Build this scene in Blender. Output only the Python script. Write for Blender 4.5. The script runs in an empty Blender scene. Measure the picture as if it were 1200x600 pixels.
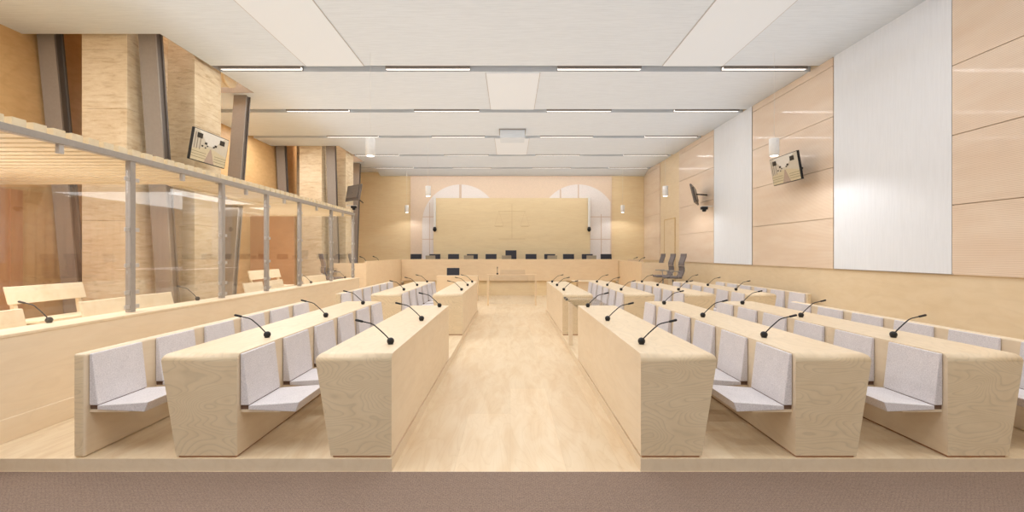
import bpy, bmesh, math, random
from mathutils import Vector, Matrix
random.seed(7)
PI = math.pi
S = bpy.context.scene
C = S.collection

# ------------------------------------------------------------------ camera
CZ = 1.62
cam = bpy.data.cameras.new('camera')
cam.sensor_width = 36.0
cam.lens = 36.0 * 533.0 / 1200.0
cam.shift_x = 2.0 / 1200.0
cam.shift_y = -3.0 / 1200.0
cam.clip_start = 0.05
cam.clip_end = 200
camo = bpy.data.objects.new('camera', cam)
C.objects.link(camo)
camo.location = (0, 0, CZ)
camo.rotation_euler = (PI / 2, 0, 0)
S.camera = camo
S.view_settings.view_transform = 'Standard'
S.view_settings.look = 'None'
S.view_settings.exposure = -0.23
S.view_settings.gamma = 1.0
S.cycles.transparent_max_bounces = 24

# ------------------------------------------------------------------ materials
def srgb(r, g, b):
    def f(c):
        c /= 255.0
        return c / 12.92 if c <= 0.04045 else ((c + 0.055) / 1.055) ** 2.4
    return (f(r), f(g), f(b), 1.0)

class NT:
    def __init__(self, name):
        self.m = bpy.data.materials.new(name)
        self.m.use_nodes = True
        self.t = self.m.node_tree
        self.n = self.t.nodes
        self.b = self.n['Principled BSDF']
    def node(self, typ, **kw):
        x = self.n.new(typ)
        for k, v in kw.items():
            if k.startswith('i_'):
                x.inputs[k[2:].replace('_', ' ')].default_value = v
            else:
                setattr(x, k, v)
        return x
    def link(self, a, b):
        self.t.links.new(a, b)
    def coords(self, scale=(1, 1, 1), rot=(0, 0, 0), rand=True):
        tc = self.node('ShaderNodeTexCoord')
        mp = self.node('ShaderNodeMapping')
        mp.inputs['Scale'].default_value = scale
        mp.inputs['Rotation'].default_value = rot
        if rand:
            oi = self.node('ShaderNodeObjectInfo')
            mu = self.node('ShaderNodeMath', operation='MULTIPLY')
            mu.inputs[1].default_value = 37.0
            self.link(oi.outputs['Random'], mu.inputs[0])
            ad = self.node('ShaderNodeVectorMath', operation='ADD')
            self.link(tc.outputs['Object'], ad.inputs[0])
            self.link(mu.outputs[0], ad.inputs[1])
            self.link(ad.outputs[0], mp.inputs['Vector'])
        else:
            self.link(tc.outputs['Object'], mp.inputs['Vector'])
        return mp.outputs['Vector']
    def ramp(self, fac, stops):
        r = self.node('ShaderNodeValToRGB')
        el = r.color_ramp.elements
        el[0].position, el[0].color = stops[0]
        el[1].position, el[1].color = stops[1]
        for p, c in stops[2:]:
            e = el.new(p)
            e.color = c
        self.link(fac, r.inputs['Fac'])
        return r.outputs['Color']
    def mix(self, fac, a, b, mode='MIX'):
        x = self.node('ShaderNodeMix', data_type='RGBA', blend_type=mode)
        for s, v in ((x.inputs['Factor'], fac), (x.inputs[6], a), (x.inputs[7], b)):
            if hasattr(v, 'links'):
                self.link(v, s)
            else:
                s.default_value = v
        return x.outputs[2]
    def out(self, col, rough=0.5, spec=0.4, coat=0.0, coat_r=0.1):
        if hasattr(col, 'links'):
            self.link(col, self.b.inputs['Base Color'])
        else:
            self.b.inputs['Base Color'].default_value = col
        self.b.inputs['Roughness'].default_value = rough
        self.b.inputs['Specular IOR Level'].default_value = spec
        self.b.inputs['Coat Weight'].default_value = coat
        self.b.inputs['Coat Roughness'].default_value = coat_r
        return self.m

def plain(name, col, rough=0.5, spec=0.4, metal=0.0, emit=None, es=0.0):
    t = NT(name)
    v = t.coords((6, 6, 6))
    nz = t.node('ShaderNodeTexNoise', i_Scale=4.0, i_Detail=2.0)
    t.link(v, nz.inputs['Vector'])
    d = tuple(c * 0.94 for c in col[:3]) + (1,)
    c = t.ramp(nz.outputs['Fac'], [(0.3, d), (0.7, col)])
    m = t.out(c, rough, spec)
    t.b.inputs['Metallic'].default_value = metal
    if emit:
        t.b.inputs['Emission Color'].default_value = emit
        t.b.inputs['Emission Strength'].default_value = es
    return m

def wood(name, light, dark, scale=(1, 1, 1), figure=0.0, fscale=2.2, rings=16.0, rough=0.5,
         spec=0.35, coat=0.0, patch=0.5, coat_r=0.1, rand=True):
    """veneer: streaks along the long axis, soft patches and optional contour figure"""
    t = NT(name)
    v = t.coords(scale, rand=rand)
    st = t.node('ShaderNodeTexNoise', i_Scale=7.0, i_Detail=5.0, i_Roughness=0.6, i_Distortion=0.6)
    t.link(v, st.inputs['Vector'])
    pa = t.node('ShaderNodeTexNoise', i_Scale=1.1, i_Detail=2.0, i_Distortion=0.4)
    t.link(v, pa.inputs['Vector'])
    mid = tuple((a + b) / 2 for a, b in zip(light, dark))
    c1 = t.ramp(st.outputs['Fac'], [(0.28, dark), (0.62, light)])
    c2 = t.ramp(pa.outputs['Fac'], [(0.35, mid), (0.65, light)])
    col = t.mix(patch, c1, c2)
    if figure > 0:
        fg = t.node('ShaderNodeTexNoise', i_Scale=fscale, i_Detail=1.5, i_Roughness=0.35, i_Distortion=0.35)
        t.link(v, fg.inputs['Vector'])
        mu = t.node('ShaderNodeMath', operation='MULTIPLY')
        mu.inputs[1].default_value = rings
        t.link(fg.outputs['Fac'], mu.inputs[0])
        fr = t.node('ShaderNodeMath', operation='FRACT')
        t.link(mu.outputs[0], fr.inputs[0])
        k = t.ramp(fr.outputs[0], [(0.0, (1, 1, 1, 1)), (0.22, (0.25, 0.25, 0.25, 1)), (0.6, (0, 0, 0, 1)), (0.9, (0.1, 0.1, 0.1, 1)), (1.0, (1, 1, 1, 1))])
        m2 = t.node('ShaderNodeMath', operation='MULTIPLY')
        m2.inputs[1].default_value = figure
        t.link(k, m2.inputs[0])
        dk = tuple(c * 0.62 for c in dark[:3]) + (1,)
        col = t.mix(m2.outputs[0], col, dk)
    return t.out(col, rough, spec, coat, coat_r)

BIRCH_L, BIRCH_D = srgb(237, 218, 190), srgb(227, 204, 172)
M = {}
M['ply'] = wood('birch_plywood', BIRCH_L, BIRCH_D, (2.2, 0.5, 2.2), figure=0.07, fscale=1.3, rings=9, rough=0.45, patch=0.55)
M['ply_front'] = wood('figured_birch_plywood', srgb(233, 212, 178), srgb(222, 198, 162), (0.8, 1.0, 2.0), figure=0.30, fscale=2.3, rings=26, rough=0.5)
M['ply_top'] = wood('birch_plywood_top', srgb(236, 215, 184), srgb(226, 202, 168), (2.4, 0.7, 1), figure=0.18, fscale=1.8, rings=12, rough=0.4)
M['wain'] = wood('birch_wainscot', srgb(236, 216, 184), srgb(225, 201, 163), (1, 0.45, 1.4), figure=0.06, fscale=1.2, rings=8, rough=0.4)
M['ply_dark'] = plain('dark_plywood_edge', srgb(176, 122, 82), 0.6)
M['bracket'] = plain('brown_bracket', srgb(120, 92, 74), 0.6)
M['orange'] = wood('amber_veneer', srgb(228, 188, 134), srgb(210, 164, 108), (0.7, 0.7, 1.6), figure=0.08, fscale=1.0, rings=8, rough=0.45)
M['back'] = wood('honey_veneer_wall', srgb(246, 224, 182), srgb(236, 207, 160), (0.35, 1, 2.2), figure=0.05, fscale=0.9, rings=7, rough=0.45)
M['back_mid'] = wood('honey_veneer_panel', srgb(240, 219, 178), srgb(230, 205, 162), (0.35, 1, 2.2), figure=0.06, fscale=0.9, rings=7, rough=0.45)
M['bench_front'] = wood('birch_bench_front', srgb(236, 211, 176), srgb(227, 198, 160), (0.5, 1, 1.6), figure=0.05, fscale=1.2, rings=7, rough=0.45)
M['scale_line'] = plain('engraved_wood', srgb(217, 186, 134), 0.6)
M['engraving'] = plain('engraved_honey_wood', srgb(226, 201, 156), 0.6)
M['partition'] = wood('brown_partition_veneer', srgb(186, 140, 100), srgb(166, 120, 82), (0.7, 0.7, 1.6), rough=0.5)
M['batten'] = wood('brown_battens', srgb(214, 160, 112), srgb(192, 134, 88), (1.5, 1.5, 0.4), rough=0.5)
M['pine'] = wood('pale_timber', srgb(242, 225, 192), srgb(230, 206, 166), (0.6, 3, 3), rough=0.5)
M['pine_board'] = wood('pale_timber_board', srgb(244, 228, 198), srgb(228, 202, 162), (3, 1.6, 0.7), rough=0.5, patch=0.6)
M['pale'] = plain('pale_peach_panel', srgb(240, 217, 193), 0.35)
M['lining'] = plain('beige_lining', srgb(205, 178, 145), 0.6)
M['arch'] = plain('white_arched_pane', srgb(243, 235, 231), 0.35)
M['muntin'] = plain('peach_muntin', srgb(222, 200, 182), 0.5)
M['black'] = plain('black_plastic', srgb(26, 24, 24), 0.45)
M['chair_black'] = plain('charcoal_leather', srgb(46, 46, 56), 0.5)
M['chair_grey'] = plain('grey_mesh_fabric', srgb(118, 110, 110), 0.7)
M['chrome'] = plain('brushed_steel', srgb(190, 184, 178), 0.3, metal=0.8)
M['rail'] = plain('grey_painted_metal', srgb(168, 160, 152), 0.45, metal=0.2)
M['clip'] = plain('light_metal_clip', srgb(196, 190, 184), 0.4, metal=0.3)
M['white'] = plain('white_plastic', srgb(240, 238, 234), 0.4)
M['screen_grey'] = plain('screen_back_grey', srgb(120, 112, 104), 0.4)
M['tv_grey'] = plain('taupe_plastic', srgb(112, 102, 94), 0.35)
M['gilt'] = plain('beige_screen_back', srgb(150, 136, 112), 0.4)
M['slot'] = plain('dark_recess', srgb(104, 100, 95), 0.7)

def ceiling_mat():
    t = NT('whitewashed_ceiling')
    v = t.coords((0.6, 9, 9), rand=False)
    n1 = t.node('ShaderNodeTexNoise', i_Scale=6.0, i_Detail=5.0, i_Distortion=0.5)
    t.link(v, n1.inputs['Vector'])
    c = t.ramp(n1.outputs['Fac'], [(0.3, srgb(217, 223, 229)), (0.65, srgb(226, 232, 238))])
    return t.out(c, 0.55, 0.3)
M['ceil'] = ceiling_mat()

def white_panel_mat():
    t = NT('white_grained_panel')
    v = t.coords((7, 7, 0.5), rand=True)
    n1 = t.node('ShaderNodeTexNoise', i_Scale=5.0, i_Detail=5.0, i_Distortion=0.8)
    t.link(v, n1.inputs['Vector'])
    c = t.ramp(n1.outputs['Fac'], [(0.3, srgb(234, 238, 244)), (0.62, srgb(239, 243, 249))])
    return t.out(c, 0.5, 0.3)
M['white_panel'] = white_panel_mat()

def ribbed_mat():
    t = NT('ribbed_peach_wood')
    tc = t.node('ShaderNodeTexCoord')
    wv = t.node('ShaderNodeTexWave', wave_type='BANDS', bands_direction='Z', wave_profile='SIN', i_Scale=15.0, i_Distortion=0.0)
    t.link(tc.outputs['Object'], wv.inputs['Vector'])
    v = t.coords((1, 0.5, 2.5))
    n1 = t.node('ShaderNodeTexNoise', i_Scale=2.0, i_Detail=4.0)
    t.link(v, n1.inputs['Vector'])
    base = t.ramp(n1.outputs['Fac'], [(0.3, srgb(236, 213, 190)), (0.7, srgb(244, 226, 206))])
    k = t.ramp(wv.outputs['Fac'], [(0.15, (0.84, 0.80, 0.76, 1)), (0.6, (1, 1, 1, 1))])
    c = t.mix(1.0, base, k, 'MULTIPLY')
    return t.out(c, 0.35, 0.45, 0.25, 0.06)
M['ribbed'] = ribbed_mat()

def carpet_mat():
    t = NT('brown_carpet')
    v = t.coords((1, 1, 1), rand=False)
    n1 = t.node('ShaderNodeTexNoise', i_Scale=110.0, i_Detail=3.0, i_Roughness=0.75)
    n2 = t.node('ShaderNodeTexNoise', i_Scale=25.0, i_Detail=2.0)
    t.link(v, n1.inputs['Vector']); t.link(v, n2.inputs['Vector'])
    br = t.node('ShaderNodeTexBrick', i_Scale=1.0)
    br.inputs['Brick Width'].default_value = 0.03
    br.inputs['Row Height'].default_value = 0.015
    br.inputs['Mortar Size'].default_value = 0.0025
    br.inputs['Color1'].default_value = (1, 1, 1, 1)
    br.inputs['Color2'].default_value = (0.9, 0.9, 0.9, 1)
    br.inputs['Mortar'].default_value = (0.62, 0.6, 0.58, 1)
    t.link(v, br.inputs['Vector'])
    c1 = t.ramp(n1.outputs['Fac'], [(0.25, srgb(128, 106, 92)), (0.75, srgb(188, 165, 149))])
    c2 = t.ramp(n2.outputs['Fac'], [(0.3, (0.9, 0.9, 0.9, 1)), (0.7, (1, 1, 1, 1))])
    c = t.mix(1.0, c1, c2, 'MULTIPLY')
    c = t.mix(0.45, c, br.outputs['Color'], 'MULTIPLY')
    m = t.out(c, 0.95, 0.1)
    bp = t.node('ShaderNodeBump', i_Strength=0.7, i_Distance=0.012)
    t.link(n1.outputs['Fac'], bp.inputs['Height'])
    t.link(bp.outputs['Normal'], t.b.inputs['Normal'])
    return m
M['carpet'] = carpet_mat()

def floor_mat(name, light, dark, rough):
    t = NT(name)
    v = t.coords((1, 1, 1), rand=False)
    mp = t.node('ShaderNodeMapping')
    mp.inputs['Rotation'].default_value = (0, 0, PI / 2)
    t.link(v, mp.inputs['Vector'])
    br = t.node('ShaderNodeTexBrick', i_Scale=1.0)
    br.offset = 0.37
    br.inputs['Brick Width'].default_value = 2.3
    br.inputs['Row Height'].default_value = 0.42
    br.inputs['Mortar Size'].default_value = 0.0015
    br.inputs['Color1'].default_value = (1, 1, 1, 1)
    br.inputs['Color2'].default_value = (0.93, 0.92, 0.90, 1)
    br.inputs['Mortar'].default_value = (0.88, 0.85, 0.80, 1)
    t.link(mp.outputs[0], br.inputs['Vector'])
    m2 = t.node('ShaderNodeMapping')
    m2.inputs['Scale'].default_value = (4.5, 0.9, 1)
    t.link(v, m2.inputs['Vector'])
    n1 = t.node('ShaderNodeTexNoise', i_Scale=1.6, i_Detail=5.0, i_Distortion=1.0)
    t.link(m2.outputs[0], n1.inputs['Vector'])
    c = t.ramp(n1.outputs['Fac'], [(0.3, dark), (0.62, light)])
    n2 = t.node('ShaderNodeTexNoise', i_Scale=0.9, i_Detail=1.5, i_Distortion=0.6)
    t.link(m2.outputs[0], n2.inputs['Vector'])
    mu = t.node('ShaderNodeMath', operation='MULTIPLY'); mu.inputs[1].default_value = 14
    t.link(n2.outputs['Fac'], mu.inputs[0])
    fr = t.node('ShaderNodeMath', operation='FRACT')
    t.link(mu.outputs[0], fr.inputs[0])
    k = t.ramp(fr.outputs[0], [(0.0, (0.94, 0.92, 0.88, 1)), (0.3, (1, 1, 1, 1))])
    c = t.mix(1.0, c, br.outputs['Color'], 'MULTIPLY')
    c = t.mix(0.8, c, k, 'MULTIPLY')
    return t.out(c, rough, 0.4)
M['aisle'] = floor_mat('birch_floor', srgb(238, 216, 184), srgb(228, 200, 162), 0.38)
M['platform'] = floor_mat('birch_platform', srgb(242, 222, 190), srgb(226, 200, 164), 0.45)

def stone_mat():
    t = NT('travertine')
    v = t.coords((1.2, 1.2, 6), rand=True)
    tc = t.node('ShaderNodeTexCoord')
    n1 = t.node('ShaderNodeTexNoise', i_Scale=3.0, i_Detail=8.0, i_Roughness=0.7, i_Distortion=0.4)
    t.link(v, n1.inputs['Vector'])
    c1 = t.ramp(n1.outputs['Fac'], [(0.28, srgb(198, 170, 134)), (0.46, srgb(228, 207, 174)), (0.7, srgb(242, 226, 200))])
    n2 = t.node('ShaderNodeTexNoise', i_Scale=1.4, i_Detail=3.0)
    t.link(tc.outputs['Object'], n2.inputs['Vector'])
    c2 = t.ramp(n2.outputs['Fac'], [(0.3, (0.92, 0.88, 0.83, 1)), (0.6, (1, 1, 1, 1))])
    c = t.mix(0.8, c1, c2, 'MULTIPLY')
    n3 = t.node('ShaderNodeTexNoise', i_Scale=60.0, i_Detail=3.0)
    t.link(v, n3.inputs['Vector'])
    c3 = t.ramp(n3.outputs['Fac'], [(0.28, (0.72, 0.64, 0.54, 1)), (0.42, (1, 1, 1, 1))])
    c = t.mix(0.6, c, c3, 'MULTIPLY')
    m = t.out(c, 0.85, 0.2)
    bp = t.node('ShaderNodeBump', i_Strength=0.4, i_Distance=0.03)
    t.link(n1.outputs['Fac'], bp.inputs['Height'])
    t.link(bp.outputs['Normal'], t.b.inputs['Normal'])
    return m
M['stone'] = stone_mat()

def fabric_mat():
    t = NT('light_grey_felt')
    v = t.coords((1, 1, 1))
    n1 = t.node('ShaderNodeTexNoise', i_Scale=140.0, i_Detail=2.0)
    n2 = t.node('ShaderNodeTexNoise', i_Scale=9.0, i_Detail=3.0)
    t.link(v, n1.inputs['Vector']); t.link(v, n2.inputs['Vector'])
    c1 = t.ramp(n1.outputs['Fac'], [(0.3, srgb(213, 206, 207)), (0.7, srgb(238, 232, 232))])
    c2 = t.ramp(n2.outputs['Fac'], [(0.3, (0.95, 0.95, 0.95, 1)), (0.7, (1, 1, 1, 1))])
    c = t.mix(1.0, c1, c2, 'MULTIPLY')
    return t.out(c, 0.9, 0.15)
M['felt'] = fabric_mat()

M['steel'] = plain('taupe_painted_steel', srgb(160, 149, 139), 0.5)
M['steel_shaded'] = plain('shaded_steel_side', srgb(118, 108, 101), 0.5)  # darker copy of the steel: shade painted onto the column sides

def glass_mat(name, tint, refl):
    t = NT(name)
    t.n.remove(t.b)
    o = t.n['Material Output']
    tr = t.node('ShaderNodeBsdfTransparent'); tr.inputs['Color'].default_value = tint
    gl = t.node('ShaderNodeBsdfGlossy'); gl.inputs['Roughness'].default_value = 0.02
    lw = t.node('ShaderNodeLayerWeight'); lw.inputs['Blend'].default_value = 0.5
    pw = t.node('ShaderNodeMath', operation='POWER'); pw.inputs[1].default_value = 5.0
    t.link(lw.outputs['Facing'], pw.inputs[0])
    mu = t.node('ShaderNodeMath', operation='MULTIPLY_ADD')
    mu.inputs[1].default_value = 0.75
    mu.inputs[2].default_value = refl
    t.link(pw.outputs[0], mu.inputs[0])
    mx = t.node('ShaderNodeMixShader')
    t.link(mu.outputs[0], mx.inputs[0])
    t.link(tr.outputs[0], mx.inputs[1]); t.link(gl.outputs[0], mx.inputs[2])
    t.link(mx.outputs[0], o.inputs['Surface'])
    return t.m
M['glass'] = glass_mat('clear_glass', (0.97, 0.97, 0.97, 1), 0.07)
M['frost'] = glass_mat('frosted_tray', (0.95, 0.94, 0.93, 1), 0.03)

def emit_mat(name, col, strength):
    t = NT(name)
    v = t.coords((1, 1, 1))
    t.b.inputs['Base Color'].default_value = (0.74, 0.77, 0.80, 1)
    t.b.inputs['Emission Color'].default_value = col
    t.b.inputs['Emission Strength'].default_value = strength
    return t.m
LED_STRENGTH = 1.6
M['led'] = emit_mat('led_diffuser', (1.0, 0.965, 0.91, 1), LED_STRENGTH)
M['sky'] = emit_mat('luminous_panel', (1.0, 0.98, 0.96, 1), 0.09)
M['lamp'] = emit_mat('lamp_glow', (1.0, 0.95, 0.88, 1), 6.0)

# screen picture colours
for k, c in dict(sc_bg=(204, 194, 176), sc_floor=(206, 192, 160), sc_carpet=(178, 156, 140), sc_dark=(48, 42, 34),
                 sc_line=(150, 138, 110), sc_col=(150, 136, 120), sc_ceil=(222, 216, 206)).items():
    M[k] = plain('screen_' + k[3:], srgb(*c), 0.4, 0.3, emit=srgb(*c), es=0.08)

# ------------------------------------------------------------------ mesh builder
class MB:
    def __init__(self):
        self.bm = bmesh.new()
    def face(self, pts, mat=0):
        f = self.bm.faces.new([self.bm.verts.new(p) for p in pts])
        f.material_index = mat
        return f
    def box(self, x0, x1, y0, y1, z0, z1, mat=0, bevel=0.0, seg=2):
        vs = [self.bm.verts.new((x, y, z)) for x in (x0, x1) for y in (y0, y1) for z in (z0, z1)]
        q = [(0, 1, 3, 2), (4, 6, 7, 5), (0, 4, 5, 1), (2, 3, 7, 6), (0, 2, 6, 4), (1, 5, 7, 3)]
        fs = []
        for a in q:
            f = self.bm.faces.new([vs[i] for i in a])
            f.material_index = mat
            fs.append(f)
        if bevel > 0:
            es = list({e for f in fs for e in f.edges})
            bmesh.ops.bevel(self.bm, geom=es, offset=bevel, segments=seg, profile=0.5, affect='EDGES', clamp_overlap=True)
        return fs
    def prism(self, prof, y0, y1, axis='Y', mat=0, bevel=None, bseg=3):
        """extrude 2-D profile [(a,b)..]: axis Y -> (a,y,b); axis X -> (y,a,b); axis Z -> (a,b,y)"""
        def P(a, b, t):
            return {'Y': (a, t, b), 'X': (t, a, b), 'Z': (a, b, t)}[axis]
        A = [self.bm.verts.new(P(a, b, y0)) for a, b in prof]
        B = [self.bm.verts.new(P(a, b, y1)) for a, b in prof]
        n = len(prof)
        fs = [self.bm.faces.new(A), self.bm.faces.new(B[::-1])]
        for i in range(n):
            j = (i + 1) % n
            fs.append(self.bm.faces.new([A[j], A[i], B[i], B[j]]))
        for f in fs:
            f.material_index = mat
        if bevel:
            es = list({e for f in fs for e in f.edges})
            bmesh.ops.bevel(self.bm, geom=es, offset=bevel, segments=bseg, profile=0.5, affect='EDGES', clamp_overlap=True)
        return A, B, fs
    def tube(self, pts, r, seg=10, mat=0, cap=True):
        pts = [Vector(p) for p in pts]
        rs = r if isinstance(r, (list, tuple)) else [r] * len(pts)
        rings = []
        up = Vector((0, 1, 0))
        for i, p in enumerate(pts):
            d = (pts[min(i + 1, len(pts) - 1)] - pts[max(i - 1, 0)]).normalized()
            a = d.cross(up)
            if a.length < 1e-3:
                a = d.cross(Vector((1, 0, 0)))
            a.normalize()
            b = d.cross(a).normalized()
            rings.append([self.bm.verts.new(p + (a * math.cos(2 * PI * k / seg) + b * math.sin(2 * PI * k / seg)) * rs[i]) for k in range(seg)])
        for i in range(len(rings) - 1):
            for k in range(seg):
                f = self.bm.faces.new([rings[i][k], rings[i][(k + 1) % seg], rings[i + 1][(k + 1) % seg], rings[i + 1][k]])
                f.material_index = mat
                f.smooth = True
        if cap:
            for rg in (rings[0][::-1], rings[-1]):
                f = self.bm.faces.new(rg)
                f.material_index = mat
        return rings
    def lathe(self, prof, seg=16, mat=0, at=(0, 0, 0)):
        rings = []
        for r, z in prof:
            rings.append([self.bm.verts.new((at[0] + r * math.cos(2 * PI * k / seg), at[1] + r * math.sin(2 * PI * k / seg), at[2] + z)) for k in range(seg)])
        for i in range(len(rings) - 1):
            for k in range(seg):
                f = self.bm.faces.new([rings[i][k], rings[i][(k + 1) % seg], rings[i + 1][(k + 1) % seg], rings[i + 1][k]])
                f.material_index = mat
                f.smooth = True
        for rg in (rings[0][::-1], rings[-1]):
            f = self.bm.faces.new(rg)
            f.material_index = mat
    def build(self, name, mats, parent=None, loc=None):
        bmesh.ops.recalc_face_normals(self.bm, faces=self.bm.faces[:])
        me = bpy.data.meshes.new(name)
        self.bm.to_mesh(me)
        self.bm.free()
        for m in (mats if isinstance(mats, (list, tuple)) else [mats]):
            me.materials.append(m if not isinstance(m, str) else M[m])
        o = bpy.data.objects.new(name, me)
        C.objects.link(o)
        if parent:
            o.parent = parent
        if loc:
            o.location = loc
        return o

def tag(o, label, cat, group=None):
    o['label'] = label
    o['category'] = cat
    if group:
        o['group'] = group
    return o
def thing(name, label, cat, loc=(0, 0, 0), rz=0.0, group=None):
    o = bpy.data.objects.new(name, None)
    o.empty_display_size = 0.1
    C.objects.link(o)
    o.location = loc
    o.rotation_euler = (0, 0, rz)
    return tag(o, label, cat, group)
def copy_tree(o, parent=None):
    c = o.copy()
    C.objects.link(c)
    c.parent = parent
    for ch in list(o.children):
        copy_tree(ch, c)
    return c
def struct(name, mb, mats, parent=None):
    o = mb.build(name, mats, parent)
    if not parent:
        o['kind'] = 'structure'
    return o
ORD = ['first', 'second', 'third', 'fourth', 'fifth', 'sixth', 'seventh', 'eighth', 'ninth', 'tenth', 'eleventh', 'twelfth']
FROM_CAM = ['nearest the camera', 'second from the camera', 'third from the camera', 'fourth from the camera', 'fifth from the camera', 'farthest from the camera']

# ------------------------------------------------------------------ dimensions
D1, D1b = 3.395, 8.49          # front of the two seating blocks
LEN = 3.74
PZ = 0.095                     # seating platform height
XR = 5.78                      # right wall
XL = -7.78                     # left wall
DB = 19.6                      # back wall
HC = 5.12                      # ceiling
RZ = 0.45                      # judges' platform
XN = -5.58                     # edge of the ceiling notches
NOTCH = [(7.25, 9.92), (14.8, 17.4)]

# ------------------------------------------------------------------ setting
b = MB(); b.box(-9, 8, -4.0, D1 - 0.02, -0.1, 0.0)
struct('carpet_floor', b, 'carpet')
b = MB(); b.box(-8, XR + 0.1, D1 - 0.02, DB + 0.1, -0.1, 0.0)
struct('floor', b, 'aisle')
def deck(name, x0, x1):
    b = MB()
    b.box(x0, x1, D1 - 0.015, 12.45, 0.0, PZ)
    b.bm.normal_update()
    for f in b.bm.faces:
        f.material_index = 0 if abs(f.normal.z) > 0.5 else 1
    struct(name, b, ['platform', 'ply'])
deck('platform_left', -4.08, -0.88)
deck('platform_right', 0.968, XR)
b = MB(); b.box(XL, -4.36, 1.5, 12.45, 0.0, 0.30)
struct('platform_dock', b, 'platform')
b = MB()
b.box(-4.0, 4.0, 17.75, DB, 0, RZ)
b.box(4.3, XR, 12.75, DB, 0, RZ)
b.box(XL, -4.35, 12.47, DB, 0, RZ)
struct('platform_judges', b, 'platform')

b = MB(); b.box(XR, XR + 0.2, -1.0, DB + 0.2, 0, HC + 0.2)
struct('wall_right', b, 'wain')
b = MB(); b.box(XL - 0.2, XL, -1.0, DB + 0.2, 0, 7.2)
struct('wall_left', b, 'orange')
b = MB(); b.box(XL - 0.2, XR + 0.2, DB, DB + 0.2, 0, 7.2)
struct('wall_back', b, 'back')

# ceiling: panels between light slots, notches on the left for the stone piers
SLOTS = [(8.48, 8.76), (11.04, 11.30), (13.52, 13.78), (16.08, 16.34), (18.50, 18.75)]
b = MB()
edges = [-4.0]
for s0, s1 in SLOTS:
    edges += [s0, s1]
edges.append(DB)
TH = 0.14
for i in range(0, len(edges), 2):
    y0, y1 = edges[i], edges[i + 1]
    b.box(XN, XR, y0, y1, HC, HC + TH)
    cuts = [y0]
    segs = []
    cur = y0
    for n0, n1 in NOTCH:
        if n1 <= cur or n0 >= y1:
            continue
        if n0 > cur:
            segs.append((cur, n0))
        cur = max(cur, n1)
    if cur < y1:
        segs.append((cur, y1))
    for a, c in segs:
        b.box(XL, XN, a, c, HC, HC + TH)
struct('ceiling', b, 'ceil')
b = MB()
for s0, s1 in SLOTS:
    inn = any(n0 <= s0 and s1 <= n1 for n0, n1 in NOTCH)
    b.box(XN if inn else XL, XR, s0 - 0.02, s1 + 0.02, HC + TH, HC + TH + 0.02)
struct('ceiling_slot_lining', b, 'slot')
# upstands round the notches and their cap
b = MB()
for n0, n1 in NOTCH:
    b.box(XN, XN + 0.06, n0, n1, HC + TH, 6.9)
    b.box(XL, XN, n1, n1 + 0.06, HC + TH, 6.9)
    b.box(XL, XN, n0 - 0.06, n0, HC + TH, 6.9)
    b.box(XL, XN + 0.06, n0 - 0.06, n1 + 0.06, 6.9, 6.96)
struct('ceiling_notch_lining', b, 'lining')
b = MB()
for n0, n1 in NOTCH:
    b.box(XL, XN, n1 - 0.008, n1 - 0.0005, HC, HC + TH + 0.1)
    b.box(XN - 0.008, XN - 0.0005, n0, n1 - 0.01, HC, HC + TH + 0.1)
struct('ceiling_notch_edge', b, 'steel')  # darker strips added to tone down ceiling edges overlit by the notch lamps
b = MB()
b.prism([(18.95, HC), (DB, HC), (DB, HC - 0.17), (19.45, HC - 0.15), (19.2, HC - 0.07)], XN, XR, axis='X')
struct('ceiling_cove', b, 'ceil')

# left wall battens, dark partition
b = MB()
y = 3.2
while y < 7.2:
    b.box(XL, XL + 0.05, y, y + 0.10, 0.3, 2.62)
    y += 0.16
b.box(XL, XL + 0.02, 3.2, 7.24, 0.3, 2.62)
struct('wall_left_battens', b, 'batten')
b = MB()
b.box(-7.55, -6.28, 13.2, 13.3, RZ, 2.71, bevel=0.01)
o = tag(b.build('timber_partition', 'partition'), 'dark amber wood partition behind the far end of the glass dock', 'partition')

# right wall: ribbed panels, white panels, door
CZS = [1.343, 2.248, 3.153, 4.058, 4.963, HC]
def ribbed(y0, y1, label):
    b = MB()
    for z0, z1 in zip(CZS[:-1], CZS[1:]):
        b.box(XR - 0.03, XR, y0 + 0.004, y1 - 0.004, z0 + 0.005, z1 - 0.004)
    o = b.build('ribbed_wall_panel', 'ribbed')
    tag(o, label, 'wall panel', 'ribbed peach wood wall panels')
ribbed(2.6, 5.922, 'ribbed peach wood wall panel at the right edge of the photo')
ribbed(8.10, 10.80, 'ribbed peach wood wall panel behind the tilted right-hand television')
ribbed(12.86, 15.5, 'ribbed peach wood wall panel with the edge-on television and small camera')
ribbed(17.5, 19.58, 'narrow ribbed peach wood wall panel in the far right corner')
def white_panel(y0, y1, label):
    t = thing('white_wall_panel', label, 'wall panel', (XR, y0, 1.343), group='tall white wall panels')
    b = MB(); b.box(-0.034, -0.002, 0.004, y1 - y0 - 0.004, 0.008, HC - 1.343)
    b.build('face_board', 'white_panel', t)
    b = MB(); b.box(-0.03, -0.001, 0, y1 - y0, 0, HC - 1.343)
    b.build('edge_frame', 'rail', t)
white_panel(5.92, 8.08, 'tall wide white wall panel nearest the camera on the right wall')
white_panel(10.82, 12.84, 'tall narrow white wall panel left of the tilted right-hand television')
t = bpy.data.objects.new('door_1', None); C.objects.link(t); t['kind'] = 'structure'
t.location = (XR, 15.95, RZ)
b = MB(); b.box(-0.012, 0, 0, 1.05, 0, 2.4); b.build('door_leaf', 'wain', t)
b = MB()
b.box(-0.022, -0.001, -0.03, 0, 0, 2.43); b.box(-0.022, -0.001, 1.05, 1.08, 0, 2.43); b.box(-0.022, -0.001, 0, 1.05, 2.4, 2.43)
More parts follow.
